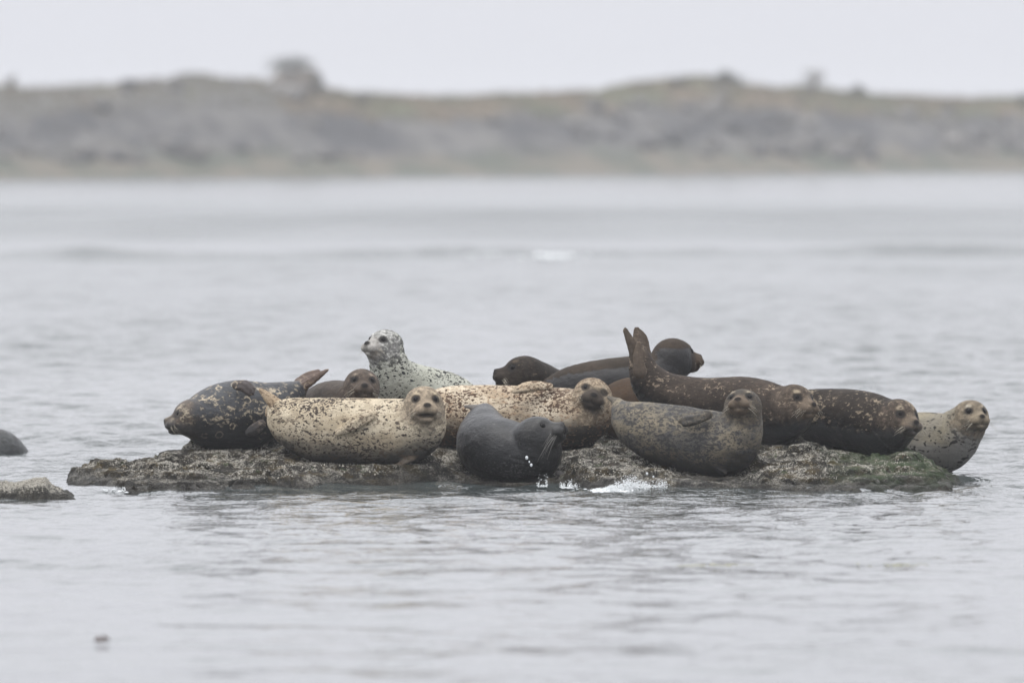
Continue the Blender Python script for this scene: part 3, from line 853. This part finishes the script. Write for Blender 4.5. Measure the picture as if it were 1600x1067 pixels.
# small rock at the left edge
def lump(name, px_list, top_list, dyc, half, label, seed, mat, cat='rock', n=150):
    a = np.linspace(px_list[0], px_list[-1], n); dd = np.linspace(-half, half, int(n * 0.7))
    A, Dd = np.meshgrid(a, dd)
    tp = np.interp(A, px_list, top_list)
    H = CH - (tp - HY) * (D0 + dyc) / F
    q = 1 - (Dd / half) ** 2
    h = np.where(H > 0, H * np.clip(q, 0, 1) ** 0.6, H) - 0.3 * np.clip(np.abs(Dd) / half - 0.8, 0, 1)
    x = (A - 800) / F * (D0 + dyc); y = D0 + dyc + Dd
    z = h + 0.022 * fbm(x * 9, y * 6, 0, 4, seed, 0.5, True) + 0.008 * fbm(x * 35, y * 25, 0, 3, seed + 5)
    b = np.array([x.mean(), D0 + dyc, 0])
    o = make_mesh(name, np.stack([x, y, z], -1).reshape(-1, 3) - b, grid_faces(*x.shape), mat)
    o.location = b
    tag(o, label, cat)
    okk = (z > 0.03)
    pts = np.stack([x[okk], y[okk], z[okk]], 1)
    rs = np.random.RandomState(seed)
    pts = pts[rs.rand(len(pts)) < 0.3]
    barnacle_cluster('barnacles', pts - b, o, barn_n.m, seed=seed)
    return o
lump('small_rock', [-160,-120,-60,0,20,40,55,72,80,92,108,120,135], [800,778,758,757,755,752,750,751,761,769,775,783,800], -1.15, 0.34,
     'small pale-crusted rock breaking the water at the left edge', 91, rock_mat3)

# ------------------------------------------------------------------ seals
for s in SEALS: build_seal(s)

# ------------------------------------------------------------------ water
rows = [5, 12, 20, 28, 33]
d = 36.0
rowl = list(rows)
while d < 1400:
    rowl.append(d)
    if d < 57: stp = 0.062
    elif d < 76: stp = 0.048
    elif d < 172: stp = 0.048 * (d / 76) ** 1.9
    else: stp = 0.227 * (d / 172) ** 3.2
    d += min(stp, 12)
rowl = np.array(rowl + [1500.0])
rstep = np.gradient(rowl)
uc = np.linspace(-0.052, 0.052, 330)
ext = 0.054 + np.cumsum(np.geomspace(0.0005, 0.35, 22))
us = np.concatenate([-ext[::-1], uc, ext])
cstep = np.gradient(us)
U, Dg = np.meshgrid(us, rowl)
xs = np.where(np.abs(U) < 2, U * Dg, 0)
xs = np.clip(xs, -900, 900)
ys = Dg.copy()
def gustmap(x, y):
    py = HY + CH * F / np.maximum(y, 1)
    px = 800 + x / np.maximum(y, 1) * F
    g = np.interp(py, [275, 300, 318, 330, 372, 385, 400, 430, 560, 700, 750, 775, 800, 850, 900, 1067], [0.22, 0.25, 0.5, 1.0, 0.9, 0.3, 0.7, 0.95, 1.25, 1.3, 1.3, 1.15, 0.9, 0.68, 0.46, 0.5])
    g = g * (1 + 0.45 * fbm(x * 0.35, y * 0.06, 0, 3, 5))
    g = g + 0.4 * np.exp(-((px - 180) / 260) ** 2 - ((py - 885) / 28) ** 2) + 0.22 * np.exp(-((px - 1350) / 350) ** 2 - ((py - 1030) / 35) ** 2)
    return np.clip(g, 0.05, 1.5)
G = gustmap(xs, ys)
Zw = np.zeros_like(xs)
wr = np.random.RandomState(5)
NW = 110
lam = np.geomspace(0.13, 3.2, NW)
colsp = np.abs(np.gradient(xs, axis=1))
for k in range(NW):
    L = lam[k] * wr.uniform(0.9, 1.1)
    th = wr.normal(0, 0.9) + 0.15
    kx, ky = math.sin(th) * 2 * math.pi / L, math.cos(th) * 2 * math.pi / L
    slope = (0.0165 if L < 0.65 else 0.011) if L < 0.9 else 0.0045
    a = slope * L / (2 * math.pi)
    g = G if L < 0.9 else 1.0
    wrow = sstep(2.2, 4.0, L / (rstep[:, None] * abs(math.cos(th)) + colsp * abs(math.sin(th)) + 1e-6))
    ph = wr.uniform(0, 6.28)
    warp = 0.35 * L * vnoise(xs / (3 * L), ys / (3 * L), k * 1.7, 9) * 6.28 / L * 0.5 if k % 3 == 0 and L > 0.2 else 0
    Zw += a * g * wrow * np.sin(kx * xs + ky * ys + ph + warp)
for k in range(46):
    L = wr.uniform(0.42, 1.5); th = wr.normal(0, 0.85)
    kx, ky = math.sin(th) * 2 * math.pi / L, math.cos(th) * 2 * math.pi / L
    wrow = sstep(2.2, 3.6, L / (rstep[:, None] * abs(math.cos(th)) + 1e-6)) * (0.30 + 0.70 * sstep(63, 84, ys)) * sstep(300, 170, ys)
    wrow = wrow * (0.55 + 0.45 * sstep(56, 52, ys))
    wrow = np.maximum(wrow, 0)
    Zw += 0.0150 * L / (2 * math.pi) * G * wrow * np.sin(kx * xs + ky * ys + wr.uniform(0, 6.28))
# low swell that breaks far behind the rock
cr = 168 + 3 * np.sin(xs * 0.35) + 2 * fbm(xs * 0.3, 0, 0, 2, 3)
Zw += 0.17 * np.exp(-((ys - cr) / np.where(ys < cr, 0.8, 2.4)) ** 2) * (0.85 + 0.55 * fbm(xs * 0.5, 1, 0, 2, 8))
cr2 = 152 + 2 * np.sin(xs * 0.5 + 1)
Zw += 0.10 * np.exp(-((ys - cr2) / np.where(ys < cr2, 0.9, 2.0)) ** 2) * (0.5 + 0.7 * fbm(xs * 0.6, 4, 0, 2, 8))
# surge against the front of the ledge
pxw = 800 + xs / ys * F
fr = np.interp(pxw, *zip(*FRONT)) + D0
surge = np.exp(-((ys - fr + 0.02) / 0.16) ** 2) * sstep(560, 680, pxw) * sstep(1190, 1060, pxw)
Zw += surge * (0.018 + 0.015 * fbm(xs * 6, ys * 6, 0, 3, 14))
water_n = NT('sea_water')
wco = water_n.coords()
gst = water_n.attr('gust')
nearw = water_n.noise(water_n.coords((1, 1, 1)), 14, 3, 0.55)
midw = water_n.noise(water_n.coords((1.0, 0.55, 1)), 5.0, 4, 0.6)
water_n.set(water_n.b.inputs['Base Color'], water_n.mix(water_n.noise(wco, 0.3, 3), (0.036, 0.045, 0.046), (0.052, 0.060, 0.060)))
wgeo = water_n.t.nodes.new('ShaderNodeNewGeometry'); wsp = water_n.t.nodes.new('ShaderNodeSeparateXYZ')
water_n.link(wgeo.outputs['Position'], wsp.inputs[0])
wfar = water_n.smooth(wsp.outputs['Y'], 62, 240)
water_n.set(water_n.b.inputs['Roughness'], water_n.math('ADD', 0.06, water_n.math('MULTIPLY', wfar, water_n.math('ADD', 0.05, water_n.math('MULTIPLY', gst, 0.17)))))
water_n.b.inputs['IOR'].default_value = 1.333
b1 = water_n.bump(midw, water_n.math('MULTIPLY', gst, 0.75), 0.045)
b2 = water_n.bump(nearw, water_n.math('MULTIPLY', gst, 0.6), 0.010, b1)
water_n.set(water_n.b.inputs['Normal'], b2)
water = make_mesh('water', np.stack([xs, ys, Zw], -1).reshape(-1, 3), grid_faces(*xs.shape), water_n.m)
add_attr(water, 'gust', G.ravel())
tag(water, kind='structure')

# ------------------------------------------------------------------ foam and splashes
foam_n = NT('white_water')
foam_n.set(foam_n.b.inputs['Base Color'], foam_n.mix(foam_n.noise(foam_n.coords(), 60, 3), (0.62, 0.65, 0.67), (0.9, 0.92, 0.93)))
foam_n.b.inputs['Roughness'].default_value = 0.25
foam_n = foam_n.m
drop_n = NT('water_drop')
drop_n.b.inputs['Base Color'].default_value = (0.85, 0.88, 0.9, 1)
drop_n.b.inputs['Roughness'].default_value = 0.05
drop_n.b.inputs['Transmission Weight'].default_value = 0.35
drop_n.b.inputs['IOR'].default_value = 1.33
drop_n = drop_n.m
sm_v, sm_t = sphere_mesh(1.0, 6, 4)
def blobs(name, pts, rad, mat, parent=None, sq=1.0):
    n = len(pts)
    V = pts[:, None, :] + sm_v[None] * rad[:, None, None] * np.array([1.3, 1, sq])
    T = sm_t[None] + (np.arange(n) * len(sm_v))[:, None, None]
    return make_mesh(name, V.reshape(-1, 3), T.reshape(-1, 3), mat, parent)
oct_v = np.array([(1,0,0),(-1,0,0),(0,1,0),(0,-1,0),(0,0,1),(0,0,-1)], float)
oct_t = np.array([(0,2,4),(2,1,4),(1,3,4),(3,0,4),(2,0,5),(1,2,5),(3,1,5),(0,3,5)])
def splash(px0, px1, prof, dyc, n, label, seed, depth=0.1, rmax=0.0042, base=True):
    """prof: list of (px, height px) giving how high the spray reaches; thousands of tiny drops and a low broken foam bed"""
    rs = np.random.RandomState(seed)
    nc = max(6, n // 60)
    cpx = rs.uniform(px0, px1, nc); ci = rs.randint(0, nc, n)
    px = cpx[ci] + rs.normal(0, (px1 - px0) * 0.022 + 0.6, n)
    chh = rs.uniform(0.45, 1.15, nc)
    hp = np.interp(px, *zip(*prof)) * chh[ci]
    k = rs.rand(n) ** 1.6
    px = px + rs.normal(0, 1.0, n) * (0.4 + 2.2 * k)
    dy = dyc + rs.normal(0, depth, n) * 0.5
    x = (px - 800) / F * (D0 + dy)
    z = 0.004 + k * hp / 300.0
    pts = np.stack([x, D0 + dy, z], 1)
    r = (0.0009 + rmax * rs.rand(n) ** 3) * (1.25 - 0.7 * k)
    c = np.array([pts[:,0].mean(), D0 + dyc, 0])
    V = (pts - c)[:, None, :] + oct_v[None] * r[:, None, None] * np.array([1.2, 1, 1.0])
    T = oct_t[None] + (np.arange(n) * 6)[:, None, None]
    o = empty('splash', c)
    tag(o, label, 'splash')
    make_mesh('spray', V.reshape(-1, 3), T.reshape(-1, 3), foam_n, o)['kind'] = 'stuff'
    if base:
        m = int(n * 0.06)
        px = rs.uniform(px0, px1, m); x = (px - 800) / F * (D0 + dyc)
        pts = np.stack([x, D0 + dyc + rs.normal(0, depth, m), np.full(m, 0.003)], 1)
        ob = blobs('foam', pts - c, rs.uniform(0.003, 0.010, m), foam_n, o, 0.5); ob['kind'] = 'stuff'
    return o, c
splash(925, 1045, [(925,2),(950,7),(975,21),(990,23),(1010,14),(1030,17),(1040,22),(1045,4)], -0.3, 7000, 'white splash breaking on the rock foot between the grey seals', 3)
splash(878, 930, [(878,8),(893,14),(905,6),(930,3)], 0.25, 700, 'thin white wash running off the rock beside the slate seal flipper', 4)
o_, c_ = splash(838, 856, [(838,9),(842,26),(846,5),(850,6),(852,22),(856,9)], 0.36, 160, 'two small spurts of water under the slate seal chin', 5, depth=0.03, base=False)
splash(160, 215, [(160,2),(190,12),(200,9),(215,2)], -0.35, 260, 'small white wash in the gap left of the ledge', 6)
for (x, y, r, l) in [(823,715,2.6,'round water drop flying in front of the slate seal chest'),(827,721.5,1.5,'middle one of the three drops in front of the slate seal chest'),(830,726.5,2.3,'lowest drop in front of the slate seal chest'),(1011,740,2.0,'left one of two drops above the white splash'),(1021,745,1.7,'right one of two drops above the white splash')]:
    p = P(x, y, 0.35 if x < 900 else -0.1)
    v_, t_ = sphere_mesh(S(r), 10, 7)
    v_ = v_ * np.array([0.9, 0.9, 1.15])
    o = make_mesh('water_drop', v_, t_, drop_n); o.location = p
    tag(o, l, 'water drop', 'water drops thrown up by the waves')
# breaking crest far behind
rs = np.random.RandomState(12)
for (xa, xb, dd, nn, lab) in [(838,898,164.5,110,'short white breaking crest far behind the seals'),(720,780,166.5,14,'faint streak of foam left of the white breaking crest')]:
    px = rs.normal((xa + xb) / 2, (xb - xa) / 3.6, nn); yy = dd + rs.normal(0, 1.0, nn)
    x = (px - 800) / F * yy
    pts = np.stack([x, yy, 0.02 + 0.05 * rs.rand(nn)], 1); c = np.array([pts[:,0].mean(), dd, 0])
    o = blobs('breaking_wave', pts - c, rs.uniform(0.012, 0.036, nn), foam_n, None, 0.6); o.location = c
    tag(o, lab, 'wave foam', kind='stuff')

# floating weed scraps in the foreground
weed_mat = plain('drift_weed', (0.09, 0.05, 0.04), 0.5)
weed_y = plain('yellow_weed', (0.46, 0.45, 0.33), 0.6)
def scrap(px, py, wpx, hpx, mat, label, seed, n=10, name='floating_weed'):
    dd = CH * F / (py - HY); rs = np.random.RandomState(seed)
    sc = dd / F
    parts = []
    for k in range(n):
        a = np.array([rs.uniform(-.5, .5) * wpx * sc, rs.uniform(-0.1, 0.1), 0.004])
        b = a + np.array([rs.uniform(-.3, .3) * wpx * sc, rs.uniform(-0.1, 0.1), 0])
        m = (a + b) / 2 + np.array([0, 0, rs.uniform(0.3, 1) * hpx * sc])
        pts = catmull([a, m, b], 4)
        parts.append(tube(pts, np.full(len(pts), rs.uniform(0.0012, 0.003) if mat is weed_y else rs.uniform(0.002, 0.005))))
    v, t = join(parts)
    o = make_mesh(name, v, t, mat); o.location = ((px - 800) * sc, dd, 0.0)
    tag(o, label, 'seaweed')
    if mat is weed_y: o['kind'] = 'stuff'
scrap(160, 1003, 22, 7, weed_mat, 'dark scrap of weed floating alone in the left foreground', 1, 12)
scrap(48, 1016, 8, 3, weed_mat, 'tiny weed scrap left of the dark scrap in the foreground', 2, 1)
scrap(1115, 885, 90, 2, weed_y, 'faint yellowish line of floating weed in front of the grey seal', 3, 16)
scrap(1385, 885, 90, 2, weed_y, 'faint yellowish line of floating weed in front of the green rock end', 4, 12)
# ------------------------------------------------------------------ island
TOP = [(-2200,175),(-900,160),(-300,140),(0,137),(60,140),(150,135),(200,128),(260,125),(290,119),(340,123),(400,126),(430,135),(500,140),(520,145),(600,150),(700,152),(800,148),(900,146),(950,142),(1000,130),(1060,123),(1130,120),(1160,125),(1200,133),(1250,138),(1300,137),(1340,139),(1400,147),(1500,152),(1600,155),(1900,150),(2600,165),(3800,185)]
ix = np.linspace(-90, 90, 620); iv = np.concatenate([np.linspace(-6, 30, 90), np.linspace(31, 80, 20)])
IX, IV = np.meshgrid(ix, iv)
ipx = 800 + IX / 455 * F
dsh = CH * F / (np.interp(ipx, [-3000, 0, 1600, 4000], [282, 280, 268, 262]) - HY)
rd = 24.0
topz = CH - (np.interp(ipx, *zip(*TOP)) - HY) * (dsh + rd) / F
t = IV / rd
prof = np.interp(t, [-0.3, 0, 0.2, 0.45, 0.7, 1.0, 1.3, 2.2, 3.4], [-0.2, 0.0, 0.16, 0.42, 0.83, 1.0, 0.9, 0.2, -0.3])
IY = dsh + IV
IZ = topz * prof
mid = np.exp(-((t - 0.5) / 0.32) ** 2)
IZ += 0.30 * mid * fbm(IX * 0.7, IY * 0.4, 0, 4, 101, 0.5, True) + 0.12 * sstep(0.5, 0.9, t) * fbm(IX * 1.2, IY * 0.5, 0, 4, 111)
isl = NT('island_ground')
ico = isl.coords((1, 0.4, 1))
hf = isl.attr('height')
hf2 = isl.math('ADD', hf, isl.math('MULTIPLY', isl.math('SUBTRACT', isl.noise(ico, 0.35, 4), 0.5), 0.35))
lowc = isl.mix(isl.smooth(isl.noise(ico, 0.5, 4), 0.4, 0.6), (0.062, 0.070, 0.046), (0.13, 0.11, 0.080))
midc = isl.mix(isl.smooth(isl.noise(ico, 0.45, 5, 0.65), 0.40, 0.62), (0.033, 0.032, 0.036), (0.125, 0.118, 0.112))
topc = isl.mix(isl.smooth(isl.noise(ico, 0.3, 4), 0.4, 0.6), (0.088, 0.092, 0.040), (0.145, 0.104, 0.060))
xs_ = isl.t.nodes.new('ShaderNodeSeparateXYZ'); isl.link(ico, xs_.inputs[0])
leftrock = isl.smooth(xs_.outputs[0], -7.0, -11.0)
topc = isl.mix(isl.math('MULTIPLY', leftrock, isl.smooth(isl.noise(ico, 1.0, 4), 0.35, 0.5)), topc, (0.115, 0.11, 0.10))
c = isl.mix(isl.smooth(hf2, 0.12, 0.36), lowc, midc)
c = isl.mix(isl.smooth(hf2, 0.62, 0.8), c, topc)
isl.set(isl.b.inputs['Base Color'], c); isl.b.inputs['Roughness'].default_value = 0.9
isl.set(isl.b.inputs['Normal'], isl.bump(isl.noise(ico, 3, 5, 0.7), 1.0, 0.3))
island = make_mesh('island', np.stack([IX, IY, IZ], -1).reshape(-1, 3), grid_faces(*IX.shape), isl.m)
add_attr(island, 'height', np.clip(prof, 0, 1).ravel() )
tag(island, kind='structure')

stone_n = NT('shore_boulder')
stone_n.set(stone_n.b.inputs['Base Color'], stone_n.mix(stone_n.smooth(stone_n.noise(stone_n.coords(), 0.8, 4), 0.38, 0.62), (0.036, 0.035, 0.038), (0.15, 0.14, 0.13)))
stone_n.b.inputs['Roughness'].default_value = 0.9
def boulder_geo(rs, r):
    v, t = sphere_mesh(1.0, 9, 6)
    v = v * (1 + 0.28 * vnoise(v[:,0] * 1.6 + rs.rand() * 50, v[:,1] * 1.6, v[:,2] * 1.6, 3))[:, None]
    return v * r * np.array([rs.uniform(.8, 1.6), rs.uniform(.8, 1.2), rs.uniform(.5, .9)]), t
rs = np.random.RandomState(33); parts = []
clump = fbm(IX * 0.22, IY * 0.12, 0, 3, 121)
zi = lambda x, v: None
for k in range(1500):
    x = rs.uniform(-45, 45); j = rs.randint(20, 76)
    i = int((x + 90) / 180 * 619)
    if not (0.14 < prof[j, i] < (0.95 if x < -7 else 0.78)): continue
    if clump[j, i] < rs.uniform(-0.35, 0.35): continue
    r = min(0.7, 0.14 + rs.exponential(0.13))
    v, tt = boulder_geo(rs, r)
    parts.append((v + np.array([ix[i], IY[j, i], IZ[j, i] + r * 0.15]), tt))
bv, bt = join(parts)
bo = make_mesh('shore_boulders', bv, bt, stone_n.m)
tag(bo, 'grey boulders tumbled along the far island bank', 'boulders', kind='stuff')

# outcrop on the skyline
def outcrop(name, px, py_base, wpx, hpx, label, seed, col_mat):
    d_ = 466.0; sc = d_ / F; rs = np.random.RandomState(seed); parts = []
    for k in range(26):
        u_ = rs.uniform(-1, 1); r = rs.uniform(0.35, 0.62) * (1 - 0.35 * abs(u_))
        hh = (1 - abs(u_) ** 1.5) * rs.uniform(0.05, 0.85)
        v, tt = boulder_geo(rs, r)
        parts.append((v + np.array([u_ * wpx / 2 * sc * 0.85, rs.uniform(-.6, .6), hh * hpx * sc]), tt))
    v, tt = join(parts)
    o = make_mesh(name, v, tt, col_mat)
    o.location = ((px - 800) * sc, d_, CH - (py_base - HY) * sc)
    tag(o, label, 'rock')
    return o
leaf_mats = [plain('island_scrub', (0.06, 0.062, 0.04), 0.8), plain('island_dry_scrub', (0.11, 0.095, 0.065), 0.85)]
twig_mat = plain('scrub_wood', (0.11, 0.09, 0.07), 0.8)
def shrub(px, py_base, wpx, hpx, label, seed, n=900, mat=0, d_=464.0, dense=1.0, cat='shrub'):
    sc = d_ / F; rs = np.random.RandomState(seed)
    W, H = wpx * sc / 2, hpx * sc
    root = empty('shrub', ((px - 800) * sc, d_, CH - (py_base - HY) * sc - 0.15))
    tag(root, label, cat, 'bushes on the island skyline')
    nc = 14; cc = rs.uniform(-1, 1, (nc, 3)); cc[:, 2] = rs.uniform(0.15, 0.85, nc)
    cc[:, 0] *= (1.05 - 0.85 * cc[:, 2])
    ci = rs.randint(0, nc, n)
    p = cc[ci] + rs.normal(0, 0.16, (n, 3))
    p = p * np.array([W, W * 0.8, H * dense])
    p[:, 2] = np.abs(p[:, 2])
    e1 = rs.normal(0, 1, (n, 3)); e1 /= np.linalg.norm(e1, axis=1)[:, None]; e2 = np.cross(e1, rs.normal(0, 1, (n, 3))); e2 /= np.linalg.norm(e2, axis=1)[:, None]
    L = rs.uniform(0.05, 0.11, n)[:, None]
    V = np.stack([p - e1 * L, p + e2 * L * .5, p + e1 * L, p - e2 * L * .5], 1).reshape(-1, 3)
    make_mesh('foliage', V, np.arange(4 * n).reshape(-1, 4), leaf_mats[mat], root, False)['kind'] = 'stuff'
    parts = []
    for k in range(9):
        e = cc[k] * np.array([W, W * .8, H * dense])
        pts = catmull([(0, 0, -0.1), e * np.array([.3, .3, .5]), e], 3)
        parts.append(tube(pts, np.linspace(0.035, 0.008, len(pts))))
    v, t_ = join(parts); make_mesh('branches', v, t_, twig_mat, root)
outcrop('rock_outcrop', 462, 154, 122, 50, 'pale domed rock outcrop standing up from the island skyline', 5, plain('pale_rock', (0.17, 0.145, 0.122), 0.9))
shrub(458, 116, 96, 32, 'bush growing on top of the pale domed outcrop', 21, 420, 0)
shrub(496, 146, 34, 40, 'bush hanging on the right flank of the pale domed outcrop', 22, 160, 0)
shrub(18, 140, 30, 26, 'thin bush at the left edge of the island skyline', 23, 110, 1)
shrub(290, 124, 60, 12, 'flat low bush on the skyline left of the domed outcrop', 24, 400, 0)
shrub(1060, 130, 40, 12, 'left one of two low dark bushes on the right-hand rise', 25, 160, 0)
shrub(1135, 126, 64, 18, 'right one of two low dark bushes on the right-hand rise', 26, 260, 0)
shrub(1272, 142, 56, 36, 'tall wispy bush on the skyline right of the rise', 27, 150, 1)
shrub(1340, 142, 34, 12, 'small low bush on the skyline right of the wispy bush', 28, 140, 0)
shrub(1598, 158, 14, 14, 'little bush at the right edge of the island skyline', 29, 200, 0)
shrub(565, 153, 34, 10, 'small tuft on the skyline just right of the domed outcrop', 30, 240, 1)
# grass on the crest
rs = np.random.RandomState(44); n = 16000
gx = rs.uniform(-30, 30, n); gi = ((gx + 90) / 180 * 619).astype(int); gj = rs.randint(50, 95, n)
gp = np.stack([gx, IY[gj, gi] + rs.uniform(-.3, .3, n), IZ[gj, gi] - 0.03], 1)
hgt = rs.uniform(0.08, 0.28, n)
V = np.stack([gp + np.array([-0.03, 0, 0]), gp + np.array([0.03, 0, 0]), gp + np.stack([rs.normal(0, .05, n), rs.normal(0, .05, n), hgt], 1)], 1).reshape(-1, 3)
gm = plain('dry_grass', (0.12, 0.10, 0.058), 0.9)
g_ = make_mesh('island_grass', V, np.arange(3 * n).reshape(-1, 3), gm, None, False)
tag(g_, 'rough dry grass along the island crest', 'grass', kind='stuff')

# ------------------------------------------------------------------ haze
hz_m = bpy.data.materials.new('sea_haze'); hz_m.use_nodes = True
ht = hz_m.node_tree; ht.nodes.clear()
ho = ht.nodes.new('ShaderNodeOutputMaterial'); hv = ht.nodes.new('ShaderNodeVolumePrincipled')
hv.inputs['Color'].default_value = (0.86, 0.87, 0.90, 1)
hv.inputs['Density'].default_value = 0.00052
ht.links.new(hv.outputs[0], ho.inputs['Volume'])
x0, x1, y0, y1, z0, z1 = -1000, 1000, -40, 1600, -1.6, 9.0
hvv = [(x, y, z) for x in (x0, x1) for y in (y0, y1) for z in (z0, z1)]
hf_ = [(0,1,3,2),(4,6,7,5),(0,4,5,1),(2,3,7,6),(0,2,6,4),(1,5,7,3)]
haze = make_mesh('haze', np.array(hvv, float), np.array(hf_), hz_m, None, False)
tag(haze, kind='stuff')
